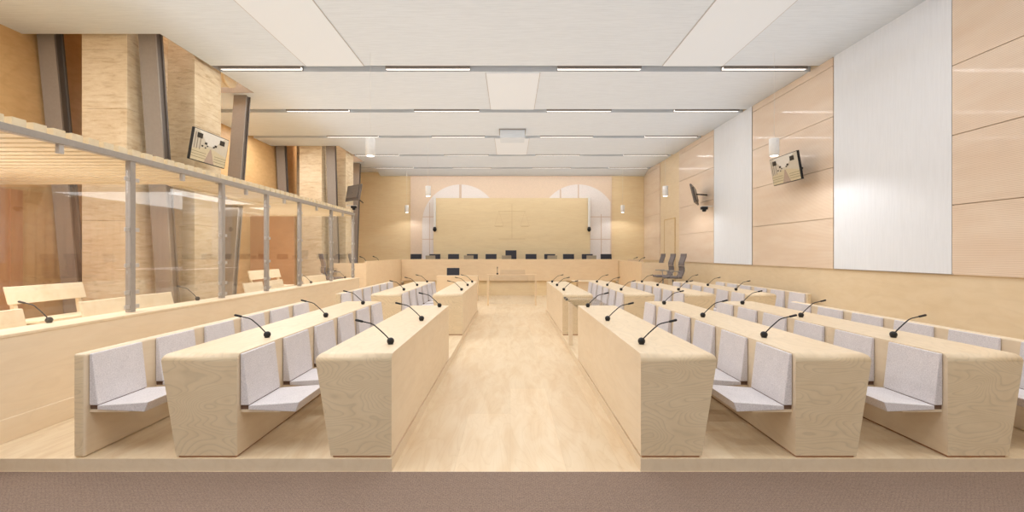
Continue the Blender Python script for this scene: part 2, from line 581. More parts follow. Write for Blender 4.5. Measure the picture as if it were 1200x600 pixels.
b.build('door_frame', 'scale_line', t)

# back wall: pale screen with arched windows, big wood panel, emblem
b = MB(); b.box(-4.29, 4.36, DB - 0.06, DB - 0.001, RZ, HC - 0.17)
struct('trim_1', b, 'pale')
def arch(name, cx, xa, xb, r, cz, lines):
    """arched window clipped to xa..xb"""
    t = bpy.data.objects.new(name, None); C.objects.link(t); t['kind'] = 'structure'
    t.location = (cx, DB - 0.065, 0)
    pts = []
    a0 = math.acos(max(-1, min(1, (xb - cx) / r)))
    a1 = math.acos(max(-1, min(1, (xa - cx) / r)))
    for i in range(33):
        a = a0 + (a1 - a0) * i / 32
        pts.append((r * math.cos(a), cz + r * math.sin(a)))
    pts += [(xa - cx, RZ), (xb - cx, RZ)]
    b = MB(); b.prism(pts, -0.02, 0.0); b.build('arched_pane', 'arch', t)
    b = MB()
    for x, z0, z1, w in lines:
        b.box(x - cx - w, x - cx + w, -0.03, -0.018, z0, z1)
    for z in (3.19, 2.23, 1.3):
        b.box(max(-r, xa - cx), min(r, xb - cx), -0.03, -0.018, z - 0.014, z + 0.014)
    b.build('muntin', 'muntin', t)
arch('window_1', -2.14, -3.78, -0.50, 1.64, 2.94, [(-2.14, 3.4, 4.57, 0.05), (-3.46, RZ, 3.8, 0.012)])
arch('window_2', 2.92, 1.28, 4.30, 1.64, 2.94, [(2.92, 3.4, 4.57, 0.025), (2.15, 3.4, 4.38, 0.03), (3.9, RZ, 3.3, 0.015)])
b = MB(); b.box(-3.27, 3.40, 19.36, 19.46, RZ, 3.98, bevel=0.006)
wp = tag(b.build('wood_wall_panel', 'back_mid'), 'large honey wood panel standing on the back wall behind the judges', 'wall panel')
EX = 0.07
b = MB()
y0, y1 = 19.353, 19.3595
def ln(x0, x1, z0, z1):
    b.box(EX + x0, EX + x1, y0, y1, z0, z1)
ln(-0.012, 0.012, 2.26, 3.72)
ln(-0.58, 0.58, 3.40, 3.425)
ln(-0.56, 0.56, 2.22, 2.25)
for s in (-1, 1):
    ln(s * 0.55 - 0.20, s * 0.55 + 0.20, 2.78, 2.80)
    ln(s * 0.55 - 0.16, s * 0.55 + 0.16, 2.75, 2.78)
    for q in (-1, 1):
        xt, xb = EX + s * 0.55, EX + s * 0.55 + q * 0.19
        b.face([(xt - 0.005, y0, 3.41), (xt + 0.005, y0, 3.41), (xb + 0.005, y0, 2.79), (xb - 0.005, y0, 2.79)])
o = b.build('engraved_emblem', 'engraving', wp); o['label'] = 'faint engraved scales of justice'

# ------------------------------------------------------------------ ceiling fittings
SEGX = [(-5.52, -3.98), (-2.37, -0.77), (0.9, 2.49), (4.05, 5.64)]
LNAME = ['leftmost', 'second from left', 'third from left', 'rightmost']
SNAME = ['nearest ceiling slot', 'second ceiling slot', 'third ceiling slot', 'fourth ceiling slot', 'farthest ceiling slot']
proto = None
for i, (s0, s1) in enumerate(SLOTS):
    for j, (x0, x1) in enumerate(SEGX):
        lab = 'white linear light, %s of four in the %s' % (LNAME[j], SNAME[i])
        if proto is None:
            proto = thing('ceiling_strip_light', lab, 'light', group='white linear ceiling lights')
            bb = MB(); bb.box(-0.79, 0.79, -0.06, 0.06, 0.036, 0.13); [bb.box(-0.79, 0.79, q * 0.05 - 0.01, q * 0.05 + 0.01, -0.005, 0.036) for q in (-1, 1)]; bb.build('housing', 'rail', proto)
            bb = MB(); bb.box(-0.785, 0.785, -0.036, 0.036, 0.0, 0.036); bb.build('diffuser', 'led', proto)
            t = proto
        else:
            t = copy_tree(proto)
        t['label'] = lab
        t.location = ((x0 + x1) / 2, s0 + 0.20, HC + 0.01)
        t.scale = ((x1 - x0) / 1.58, 1, 1)

def sky_panel(x0, x1, y0, y1, label):
    t = thing('luminous_ceiling_panel', label, 'ceiling light', ((x0 + x1) / 2, (y0 + y1) / 2, HC), group='flush luminous ceiling panels')
    w, d = (x1 - x0) / 2, (y1 - y0) / 2
    b = MB(); b.box(-w, w, -d, d, -0.012, -0.002); b.build('diffuser', 'sky', t)
    b = MB()
    for a in ((-w - 0.012, -w), (w, w + 0.012)):
        b.box(a[0], a[1], -d, d, -0.010, -0.001)
    b.build('edge_trim', 'clip', t)
sky_panel(-3.80, -2.73, 1.0, 8.47, 'long flush white light panel in the front ceiling, left side')
sky_panel(2.84, 3.95, 1.0, 8.47, 'long flush white light panel in the front ceiling, right side')
sky_panel(-0.47, 0.57, 8.80, 11.03, 'short flush white light panel at ceiling centre beyond the first slot')
sky_panel(-0.47, 0.57, 13.82, 16.07, 'short flush white light panel behind the ceiling box')
t = thing('ceiling_box', 'light grey square box hung under the ceiling on the centre line', 'ceiling box', (0.06, 12.78, HC))
b = MB(); b.box(-0.35, 0.35, 0, 0.6, -0.25, -0.02, bevel=0.01); b.build('casing', 'ceil', t)
b = MB(); b.box(-0.38, 0.38, -0.03, 0.63, -0.02, 0.0); b.build('mounting_plate', 'rail', t)

pend = None
for X, D, lab in [(-2.44, 7.93, 'white cylinder pendant lamp left of centre, nearest the camera'),
                  (4.60, 7.93, 'white cylinder pendant lamp above the tilted right-hand television'),
                  (-2.44, 13.5, 'white cylinder pendant lamp in front of the left arched window'),
                  (4.60, 13.5, 'white cylinder pendant lamp by the right wall door'),
                  (-4.30, 18.9, 'white cylinder pendant lamp at the back wall, left of the pale screen'),
                  (4.67, 18.9, 'white cylinder pendant lamp at the back wall, right of the pale screen')]:
    if pend is None:
        pend = thing('pendant_lamp', lab, 'lamp', group='white cylinder pendant lamps')
        b = MB(); b.lathe([(0.075, 0.0), (0.08, 0.006), (0.08, 0.294), (0.074, 0.30)], 24); b.build('lamp_shade', 'white', pend)
        b = MB(); b.tube([(0, 0, 0.30), (0, 0, HC - 3.32)], 0.0025, 6); b.build('cable', 'white', pend)
        b = MB(); b.lathe([(0.06, -0.004), (0.06, 0.0)], 20); b.build('bulb', 'lamp', pend)
        t = pend
    else:
        t = copy_tree(pend)
    t['label'] = lab
    t.location = (X, D, 3.32)

# ------------------------------------------------------------------ desks
def desk(xv, side, y0, y1, label, front_shelf=False):
    """xv: upright side; side -1 leans out to the left, +1 to the right"""
    L = y1 - y0
    t = thing('courtroom_desk', label, 'desk', (xv, y0, PZ), group='plywood courtroom desks')
    w = side
    H = 0.775
    pts = [(0.0, 0.015), (0.0, H), (0.575 * w, H), (0.455 * w, 0.015)]
    b = MB()
    bm = b.bm
    A, B, fs = b.prism(pts, 0, L)
    bm.edges.ensure_lookup_table()
    es = []
    for e in bm.edges:
        a, c = e.verts[0].co, e.verts[1].co
        hi = a.z > 0.7 and c.z > 0.7
        if hi and (a.y == c.y == 0):                       # front top edge
            es.append(e)
        elif hi and abs(a.x) > 0.5 and abs(c.x) > 0.5:      # seat side top edge
            es.append(e)
    bmesh.ops.bevel(bm, geom=es, offset=0.058, segments=6, profile=0.5, affect='EDGES')
    bm.normal_update()
    bmesh.ops.recalc_face_normals(bm, faces=bm.faces[:])
    for f in bm.faces:
        n = f.normal
        if n.y < -0.85 or n.y > 0.85:
            f.material_index = 1
        elif n.z > 0.5:
            f.material_index = 2
        else:
            f.material_index = 0
        if len(f.verts) == 4 and 0.1 < abs(n.z) < 0.99 and f.calc_area() < 0.2 and n.z > 0:
            f.smooth = True
    b.build('desk_body', ['ply', 'ply_front', 'ply_top'], t)
    b = MB()
    xa, xb = sorted((0.012 * w, 0.440 * w))
    b.box(xa, xb, 0.01, L - 0.01, 0, 0.016)
    b.build('plinth', 'ply_dark', t)
    return t
XLD = [-0.887, -2.04]
XRD = [0.975, 2.13, 3.265, 4.40]
F1, F2 = D1 + 3.16, D1 + LEN
desk(XLD[0], -1, D1, F1, 'plywood desk left of the aisle, nearest the carpet')
desk(XLD[1], -1, D1, F2, 'plywood desk with a seat row, second left of aisle, nearest the carpet')
desk(XRD[0], 1, D1, F1, 'plywood desk right of the aisle, nearest the carpet')
desk(XRD[1], 1, D1, F2, 'plywood desk with a seat row, second right of aisle, nearest the carpet')
desk(XRD[2], 1, D1, F2, 'plywood desk third right of aisle, nearest the carpet')
G2 = D1b + LEN
desk(XLD[0], -1, D1b, G2, 'plywood desk left of the aisle in the far block')
desk(XLD[1], -1, D1b, G2, 'plywood desk with a seat row, second left of aisle, far block')
desk(XRD[0], 1, D1b, G2, 'plywood desk right of the aisle in the far block')
desk(XRD[1], 1, D1b, G2, 'plywood desk with a seat row, second right of aisle, far block')
desk(XRD[2], 1, D1b, G2, 'plywood desk third right of aisle, far block')
desk(XRD[3], 1, D1b, G2, 'plywood desk fourth right of aisle, far block')

def back_panel(x, side, y0, y1, label):
    b = MB()
    xa, xb = sorted((x, x + side * 0.085))
    b.box(xa, xb, y0, y1, PZ, 0.870, bevel=0.018, seg=3)
    b.bm.normal_update()
    for f in b.bm.faces:
        if abs(f.normal.y) > 0.9:
            f.material_index = 1
    o = b.build('seat_backing_panel', ['ply', 'ply_front'])
    tag(o, label, 'bench panel', 'upright plywood panels behind the outer seats')
XLB = -3.18
back_panel(XLB, -1, D1, F2, 'upright plywood panel carrying the front-left outer seats')
back_panel(XLB, -1, D1b, G2, 'upright plywood panel carrying the far-left outer seats')
XRB1, XRB2 = 4.40, 5.54
back_panel(XRB1, 1, D1, F2, 'upright plywood panel carrying the front-right outer seats')
back_panel(XRB2, 1, D1b, G2, 'upright plywood panel carrying the far-right outer seats by the wall')

# ------------------------------------------------------------------ seats
def make_seat():
    t = thing('fixed_chair', '', 'chair', group='light grey cantilevered courtroom seats')
    W = 0.235
    b = MB()
    b.prism([(0.004, 0.380), (0.068, 0.380), (0.024, 0.768), (0.004, 0.768)], -W, W, bevel=0.005, bseg=2)
    b.build('backrest', 'felt', t)
    b = MB()
    b.prism([(0.064, 0.345), (0.42, 0.330), (0.448, 0.404), (0.064, 0.377)], -W, W, bevel=0.005, bseg=2)
    b.build('seat_cushion', 'felt', t)
    b = MB()
    b.box(0.0, 0.30, -W + 0.01, W - 0.01, 0.325, 0.345)
    b.build('seat_board', 'ply', t)
    b = MB()
    b.box(-0.0003, 0.066, -W + 0.015, W - 0.015, 0.345, 0.379)
    b.build('bracket', 'bracket', t)
    return t
seat0 = make_seat()
first = [True]
def seat_row(x, face, y0, desc):
    for k in range(6):
        t = seat0 if first[0] else copy_tree(seat0)
        first[0] = False
        t.location = (x, y0 + 0.035 + 0.235 + k * 0.643, PZ)
        t.rotation_euler = (0, 0, 0 if face > 0 else PI)
        t['label'] = 'grey felt seat on the %s, %s' % (desc, FROM_CAM[k])
seat_row(XLD[1], 1, D1, 'near-left second desk')
seat_row(XLB, 1, D1, 'near-left outer panel')
seat_row(XRD[1], -1, D1, 'near-right second desk')
seat_row(XRD[2], -1, D1, 'near-right third desk')
seat_row(XRB1, -1, D1, 'near-right outer panel')
seat_row(XLD[1], 1, D1b, 'far-left second desk')
seat_row(XLB, 1, D1b, 'far-left outer panel')
seat_row(XRD[1], -1, D1b, 'far-right second desk')
seat_row(XRD[2], -1, D1b, 'far-right third desk')
seat_row(XRD[3], -1, D1b, 'far-right fourth desk')
seat_row(XRB2, -1, D1b, 'far-right outer panel by the wall')

# ------------------------------------------------------------------ microphones
def make_mic():
    t = thing('gooseneck_microphone', '', 'microphone', group='black gooseneck microphones')
    b = MB()
    b.lathe([(0.022, 0.0), (0.022, 0.006), (0.027, 0.014), (0.030, 0.026), (0.028, 0.038), (0.021, 0.048), (0.010, 0.054)], 14)
    b.build('base', 'black', t)
    b = MB()
    b.tube([(0, 0, 0.03), (-0.05, 0, 0.082), (-0.10, 0, 0.128), (-0.138, 0, 0.160), (-0.165, 0, 0.172), (-0.20, 0, 0.180), (-0.235, 0, 0.188)], 0.0052, 8)
    b.build('stem', 'black', t)
    b = MB()
    b.tube([(-0.225, 0, 0.1855), (-0.232, 0, 0.187), (-0.285, 0, 0.199), (-0.292, 0, 0.2005)], [0.006, 0.0095, 0.0105, 0.007], 10)
    b.build('capsule', 'black', t)
    return t
mic0 = make_mic()
used = [False]
def mic(x, y, z, rz, label):
    t = copy_tree(mic0) if used[0] else mic0
    used[0] = True
    t.location = (x, y, z)
    t.rotation_euler = (0, 0, rz)
    t['label'] = label
    return t
DT = PZ + 0.775
W3 = ['nearest the camera', 'middle one of three', 'farthest from the camera']
for k in range(3):
    ya = [3.76, 5.07, 6.36][k]
    yb = [4.06, 5.35, 6.70][k]
    yc = [9.19, 10.5, 11.75][k]
    P = 'black gooseneck microphone on the %s, ' + W3[k]
    mic(-0.99, ya, DT, 0, P % 'near-left aisle desk')
    mic(-2.17, yb, DT, 0, P % 'near-left second desk')
    mic(1.085, ya, DT, PI, P % 'near-right aisle desk')
    mic(2.265, yb, DT, PI, P % 'near-right second desk')
    mic(3.42, yb, DT, PI, P % 'near-right third desk')
    mic(-0.985, yc, DT, 0, P % 'far-left aisle desk')
    mic(-2.15, yc, DT, 0, P % 'far-left second desk')
    mic(1.08, yc, DT, PI, P % 'far-right aisle desk')
    mic(2.24, yc, DT, PI, P % 'far-right second desk')
    mic(3.40, yc, DT, PI, P % 'far-right third desk')
    mic(4.56, yc, DT, PI, P % 'far-right fourth desk')

# ------------------------------------------------------------------ glass dock on the left
ZW = 0.965
t = thing('dock_wall', 'low plywood wall under the glass screen along the left side', 'low wall', (-4.08, 1.5, 0))
LD = 12.3 - 1.5
b = MB(); b.box(-0.30, 0.0, 0, LD, 0.0, ZW - 0.02); b.build('wall_board', 'ply', t)
b = MB(); b.box(-0.33, 0.006, 0, LD + 0.006, ZW - 0.03, ZW, bevel=0.006); b.build('ledge', 'ply_top', t)
b = MB(); b.box(0.0, 0.018, 0, LD, PZ, 0.285, bevel=0.004); b.build('baseboard', 'ply', t)

POSTS = [3.49, 5.09, 6.70, 7.93, 9.17, 10.79, 12.28]
t = thing('glass_screen', 'clear glass screen with grey steel posts standing on the low plywood wall', 'glass screen', (-4.25, 0, ZW))
b = MB(); b.box(-0.035, 0.035, 1.6, 12.36, 2.647 - ZW, 2.712 - ZW, bevel=0.004); b.build('top_rail', 'rail', t)
for yp in POSTS:
    b = MB(); b.box(-0.03, 0.03, yp - 0.035, yp + 0.035, 0, 2.647 - ZW, bevel=0.004)
    p = b.build('post', 'rail', t)
    for z in (0.06, 0.22, 0.52, 0.92, 1.48):
        for s in (-1, 1):
            b = MB()
            b.box(0.008, 0.022, yp + s * 0.065 - 0.032, yp + s * 0.065 + 0.032, z - 0.022, z + 0.022, bevel=0.003)
            b.build('pane_clip', 'clip', p)
ys = [1.9] + POSTS
for a, c in zip(ys[:-1], ys[1:]):
    b = MB(); b.box(-0.006, 0.006, a + 0.045, c - 0.045, 0.02, 2.64 - ZW); b.build('pane', 'glass', t)
    b = MB(); b.box(-0.02, 0.02, (a + c) / 2 - 0.025, (a + c) / 2 + 0.025, 2.56 - ZW, 2.65 - ZW, bevel=0.003); b.build('top_clip', 'clip', t)
# inner transverse panes
b = MB(); b.box(-7.70, -4.85, 6.72, 6.732, 0.31, 2.60)
tag(b.build('cross_glass_pane', 'glass'), 'clear glass pane across the dock in front of the near stone pier', 'glass pane')
b = MB(); b.box(-5.046, -5.034, 6.74, 9.30, 0.31, 2.60)
tag(b.build('side_glass_pane', 'glass'), 'clear glass pane along the narrow dock passage beside the near stone pier', 'glass pane')

def slat_roof(x0, x1, y0, y1, label):
    t = thing('slatted_canopy', label, 'canopy', (0, 0, 2.65), group='pale timber slatted canopies over the dock')
    b = MB()
    y = y0 + 0.06
    while y + 0.11 < y1:
        b.box(x0, x1, y, y + 0.115, 0.0, 0.15)
        y += 0.178
    b.build('slat_deck', 'pine', t)
    b = MB()
    b.box(x0, x1, y0, y0 + 0.05, -0.02, 0.14); b.box(x0, x1, y1 - 0.05, y1, -0.02, 0.14)
    b.box(x0, x0 + 0.05, y0 + 0.05, y1 - 0.05, -0.03, 0.0)
    b.build('edge_beam', 'pine', t)
slat_roof(-7.70, -4.292, 1.9, 6.66, 'pale timber slatted canopy over the near dock, at the left edge')
slat_roof(-5.06, -4.292, 6.68, 9.32, 'narrow pale timber slatted canopy beside the near stone pier')
slat_roof(-6.60, -4.292, 9.34, 12.36, 'pale timber slatted canopy over the far part of the dock')

def dock_bench(x, y0, y1, zs, zt, zb, label, floor=0.30):
    t = thing('dock_bench', label, 'bench', (x, y0, floor), group='pale timber benches inside the glass dock')
    L = y1 - y0
    zt -= floor; zb -= floor; zs -= floor
    b = MB(); b.prism([(-0.06, zt), (-0.03, zt), (0.03, zb), (0.0, zb)], 0, L, bevel=0.004, bseg=1); b.build('backrest', 'pine_board', t)
    b = MB(); b.box(0.02, 0.40, 0, L, zs - 0.035, zs, bevel=0.006); b.build('seat', 'pine_board', t)
    for yy in (0.06, L - 0.11):
        b = MB()
        b.prism([(-0.065, zt - 0.03), (-0.03, zt - 0.03), (0.05, zs - 0.03), (0.05, 0), (0.0, 0), (-0.005, zs - 0.03)], yy, yy + 0.05)
        b.box(0.33, 0.38, yy, yy + 0.05, 0, zs - 0.035)
        b.build('leg', 'pine', t)
dock_bench(-6.25, 5.65, 6.68, 0.78, 1.20, 0.98, 'pale timber bench with a long back board by the near stone pier')
dock_bench(-4.92, 3.5, 4.62, 0.76, 1.06, 0.82, 'pale timber bench behind the ledge, cut by the left photo edge')
dock_bench(-4.92, 5.24, 5.90, 0.76, 1.06, 0.82, 'pale timber bench behind the ledge, left of the near glass post')
dock_bench(-4.92, 5.98, 6.64, 0.76, 1.06, 0.82, 'pale timber bench behind the ledge, right of the near glass post')
dock_bench(-4.92, 8.45, 9.08, 0.76, 1.06, 0.82, 'short pale timber bench behind the ledge beside the third glass post')
dock_bench(-4.92, 9.28, 9.88, 0.76, 1.06, 0.82, 'short pale timber bench behind the ledge past the third glass post')
dock_bench(-4.92, 10.85, 12.15, 0.76, 1.06, 0.82, 'pale timber bench behind the ledge at the far end of the dock')
dock_bench(-6.25, 10.9, 12.35, 0.78, 1.20, 0.98, 'pale timber bench with back board in the far part of the dock')
dock_bench(-6.9, 10.3, 10.85, 0.85, 1.28, 1.0, 'small pale timber bench beside the far steel column of the near pier')

ZL = ZW
for (y, w) in [(4.30, 'cut by the left photo edge'), (6.34, 'right of the near glass post'), (9.95, 'past the fourth glass post'), (12.0, 'at its far end')]:
    mic(-4.36, y, ZL, 0, 'black gooseneck microphone on the dock ledge, ' + w)

# ------------------------------------------------------------------ stone piers and steel columns
def pier(dy, label):
    t = thing('stone_pier', label, 'pillar', (0, dy, 0), group='travertine piers on the left')
    b = MB()
    b.box(-6.90, -6.17, 7.32, 8.2, 0.31, 2.15, bevel=0.012)
    z = 2.15
    for h in (0.95, 0.85, 0.95, 1.0, 0.98):
        b.box(-6.90, -6.17, 7.32, 8.2, z + 0.001, z + h, bevel=0.008)
        z += h
    b.build('front_shaft', 'stone', t)
    b = MB()
    z = 0.31
    for h in (1.2, 0.62, 0.95, 0.85, 0.95, 1.0, 0.98):
        b.box(-7.4, -5.69, 8.2, 8.95, z + 0.001, z + h, bevel=0.008)
        z += h
    b.build('rear_shaft', 'stone', t)
pier(0, 'massive honey travertine pier between the two near steel columns')
pier(7.55, 'distant honey travertine pier beyond the far end of the dock')

def column(x, y, lean, dy, label, floor):
    """H-section strut; front flange plane at y for the ceiling height, leaning along y (lean = offset at the floor)"""
    t = thing('steel_column', label, 'column', (x, y + dy, 0), group='taupe steel columns on the left')
    zt = 6.6
    def sh(z):
        return lean * (HC - z) / HC
    def slab(bm, x0, x1, y0, y1):
        vs = [bm.bm.verts.new((xx, yy + sh(zz), zz)) for xx in (x0, x1) for yy in (y0, y1) for zz in (floor, zt)]
        for a in [(0, 1, 3, 2), (4, 6, 7, 5), (0, 4, 5, 1), (2, 3, 7, 6), (0, 2, 6, 4), (1, 5, 7, 3)]:
            bm.bm.faces.new([vs[i] for i in a])
    b = MB(); slab(b, -0.14, 0.14, 0.0, 0.03); b.build('front_flange', 'steel', t)
    b = MB(); slab(b, 0.085, 0.115, 0.03, 0.14); b.build('web', 'steel_shaded', t)
    b = MB(); slab(b, -0.14, 0.14, 0.14, 0.17); b.build('rear_flange', 'steel_shaded', t)
column(-7.58, 7.42, 0.50, 0, 'slanted taupe steel column at the far left, before the near pier', 0.30)
column(-5.93, 7.42, 0.46, 0, 'slanted taupe steel column in front of the near stone pier', 0.30)
column(-5.97, 10.05, -0.62, 0, 'slanted taupe steel column just right of the left television', 0.30)
column(-7.58, 7.42, 0.50, 7.55, 'slanted taupe steel column left of the distant pier', RZ)
column(-5.93, 7.42, 0.40, 7.55, 'slanted taupe steel column in front of the distant pier', RZ)
column(-5.97, 10.05, -0.50, 7.55, 'slanted taupe steel column by the back wall behind the dark television', RZ)
t = thing('round_timber_beam', 'thick round pale beam poking out beside the near stone pier under the ceiling', 'beam', (-6.6, 9.35, 5.25))
b = MB(); b.tube([(-1.1, 0, 0), (0.82, 0, 0)], 0.2, 24); b.build('shaft', 'pine', t)
b = MB(); b.tube([(0.80, 0, 0), (0.86, 0, 0)], 0.215, 24); b.build('end_cap', 'pine', t)

# ------------------------------------------------------------------ televisions, cameras
def tv(loc, yaw, tilt, w, h, label, picture, arm):
    t = thing('television', label, 'television', loc, yaw, 'wall televisions')
    t.rotation_euler = (tilt, 0, yaw)
    b = MB(); b.box(-w / 2, w / 2, 0, 0.045, -h / 2, h / 2, bevel=0.006); b.build('casing', 'black' if picture else 'tv_grey', t)
    b = MB(); b.box(-w / 2 + 0.10, w / 2 - 0.10, 0.045, 0.075, -h / 2 + 0.08, h / 2 - 0.08, bevel=0.01); b.build('back_cover', 'tv_grey', t)
    b = MB()
    W, H = w / 2 - 0.012, h / 2 - 0.012
    names = ['sc_bg', 'sc_floor', 'sc_carpet', 'sc_dark', 'sc_line', 'sc_col', 'sc_ceil']
    if picture:
        d = [0]
        def poly(pts, mi):
            d[0] += 1
            b.face([(x * W, -0.001 - d[0] * 0.00025, z * H) for x, z in pts], mi)
        poly([(-1, -1), (1, -1), (1, 1), (-1, 1)], 0)
        poly([(-0.75, 1), (0.75, 1), (0.18, 0.15), (-0.18, 0.15)], 6)
        poly([(-1, -1), (1, -1), (1, -0.30), (0.2, -0.02), (-0.2, -0.02), (-1, -0.30)], 1)
        poly([(-0.26, -1), (0.32, -1), (0.05, -0.05), (-0.02, -0.05)], 2)
        for z in (-0.45, -0.62, -0.80):
            poly([(-1, z), (-0.2, z), (-0.2, z + 0.035), (-1, z + 0.035)], 4)
            poly([(0.28, z), (1, z), (1, z + 0.035), (0.28, z + 0.035)], 4)
        for x in (-0.93, -0.80, -0.64):
            poly([(x, -0.25), (x + 0.05, -0.25), (x + 0.05, 0.75), (x, 0.85)], 5)
        for x, z, s in [(-0.68, 0.62, 0.15), (0.62, 0.62, 0.15)]:
            poly([(x - s, z - s), (x + s, z - s), (x + s, z + s * 1.2), (x - s, z + s * 1.2)], 3)
        for x, z, s in [(-0.30, 0.25, 0.07), (-0.48, 0.02, 0.05), (-0.30, -0.05, 0.04), (-0.2, 0.10, 0.04), (0.26, 0.27, 0.07), (0.16, 0.16, 0.05)]:
            poly([(x - s, z - s), (x + s, z - s), (x + s, z + s), (x - s, z + s)], 3)
        b.build('screen', names, t)
    else:
        b.face([(-W, -0.001, -H), (W, -0.001, -H), (W, -0.001, H), (-W, -0.001, H)])
        b.build('screen', 'black', t)
    # arm in world axes
    inv = (Matrix.Translation(loc) @ Matrix.Rotation(yaw, 4, 'Z') @ Matrix.Rotation(tilt, 4, 'X')).inverted()
    pts = [inv @ Vector(p) for p in arm]
    b = MB(); b.tube([Vector((0, 0.07, 0))] + pts, 0.02, 8)
    b.build('wall_mount', 'black', t)
tv((5.40, 8.95, 3.28), -PI / 2, 0.17, 0.90, 0.545, 'tilted television showing the courtroom, on the right wall', True, [(XR - 0.01, 8.95, 3.30)])
tv((-5.34, 8.10, 3.48), PI / 2, 0.17, 0.94, 0.545, 'tilted television showing the courtroom, on the near stone pier', True, [(-5.672, 8.35, 3.50)])
tv((-5.28, 15.4, 3.66), math.radians(140), 0.18, 0.85, 0.55, 'dark television seen from behind above the far dock end', False, [(-5.55, 16.6, 3.6), (-5.75, 17.75, 3.6)])
tv((5.36, 13.3, 3.33), math.radians(-119), 0.22, 0.85, 0.55, 'television seen edge-on on an arm from the right wall', False, [(XR - 0.01, 13.3, 3.33)])

def box_camera(loc, rz, label, wallx):
    t = thing('security_camera', label, 'camera', loc, rz, 'small black cameras')
    b = MB(); b.box(-0.09, 0.09, -0.06, 0.06, -0.05, 0.03, bevel=0.01); b.build('body', 'black', t)
    b = MB(); b.lathe([(0.04, -0.11), (0.055, -0.09), (0.055, -0.05)], 14); b.build('lens', 'black', t)
    b = MB(); b.box(-0.1, abs(wallx), -0.05, 0.05, 0.03, 0.045); b.build('shelf_bracket', 'white', t)
box_camera((5.52, 12.95, 2.92), 0, 'small black camera on the right wall under the edge-on television', 0.24)
box_camera((-5.4, 15.7, 3.23), PI, 'small black camera on the left below the dark television', 0.25)

for s, x in (('left', -3.20), ('right', 3.34)):
    t = thing('dome_camera', 'black dome camera on a white pole at the %s edge of the wood wall panel' % s, 'camera', (x, 19.26, 2.62), 0, 'dome cameras on white poles')
    b = MB(); b.box(-0.045, 0.045, -0.03, 0.03, 0.12, 1.38, bevel=0.005); b.build('pole', 'white', t)
    b = MB(); b.lathe([(0.02, -0.08), (0.06, -0.05), (0.08, 0.0), (0.075, 0.05), (0.05, 0.12)], 16); b.build('dome', 'black', t)
    b = MB(); b.box(-0.03, 0.03, 0.03, 0.11, 1.2, 1.3); b.build('wall_mount', 'white', t)

# ------------------------------------------------------------------ judges' bench and side desks
t = thing('judges_bench', 'long plywood judges bench across the back of the room', 'bench', (0, 17.4, 0))
b = MB(); b.box(-4.16, 4.13, 0, 0.06, 0.575, 1.40, bevel=0.004); b.build('front_panel', 'bench_front', t)
b = MB(); b.box(-4.10, 4.07, 0.14, 0.20, 0.0, 0.60); b.build('kick_panel', 'back', t)
b = MB(); b.box(-4.10, 4.07, 0.06, 0.75, 1.20, 1.24); b.build('worktop', 'ply_top', t)

t = thing('left_wing_desk', 'plywood side desk joining the judges bench on the left', 'desk', (-4.18, 13.2, 0))
b = MB(); b.prism([(0, 0), (4.25, 0), (4.25, 1.40), (0, 1.395)], -0.06, 0, axis='X'); b.build('side_panel', 'bench_front', t)
b = MB(); b.box(-0.95, -0.06, 0, 0.06, 0, 1.335, bevel=0.004); b.build('end_panel', 'bench_front', t)
b = MB(); b.box(-0.6, -0.06, 0.06, 4.25, 1.16, 1.2); b.build('worktop', 'ply_top', t)
t = thing('right_wing_desk', 'plywood side desk joining the judges bench on the right', 'desk', (4.15, 14.4, 0))
b = MB(); b.box(0, 0.06, 0, 3.05, 0, 1.35, bevel=0.004); b.build('side_panel', 'bench_front', t)
b = MB(); b.box(0.06, 0.85, 0, 0.06, 0, 1.32, bevel=0.004); b.build('end_panel', 'bench_front', t)
b = MB(); b.box(0.06, 0.33, 0.06, 3.05, 1.12, 1.16); b.build('worktop', 'ply_top', t)
b = MB(); b.box(0.07, 0.62, 1.9, 1.96, 1.161, 1.42, bevel=0.003); b.build('privacy_screen', 'bench_front', t)

t = thing('clerk_desk', 'plywood clerk desk with a black chair before the judges bench', 'desk', (-2.5, 15.4, 0))
b = MB(); b.box(0, 1.40, 0, 0.05, 0, 0.86, bevel=0.004); b.build('front_panel', 'bench_front', t)
b = MB(); b.box(0, 1.40, 0.05, 0.40, 0.82, 0.86); b.build('desktop', 'ply_top', t)
for xx in (0.0, 1.36):
    b = MB(); b.box(xx, xx + 0.04, 0.05, 0.38, 0, 0.82); b.build('side_panel', 'ply', t)
t = thing('usher_table', 'low plywood table right of the witness stand before the judges bench', 'table', (1.9, 13.7, 0))
b = MB(); b.box(0, 0.95, -0.02, 0.50, 0.755, 0.785, bevel=0.004); b.build('tabletop', 'ply_top', t)
b = MB(); b.box(0.15, 0.80, 0.03, 0.07, 0, 0.755); b.build('front_panel', 'bench_front', t)
b = MB(); b.box(0.15, 0.80, 0.40, 0.44, 0, 0.755); b.build('rear_panel', 'ply', t)

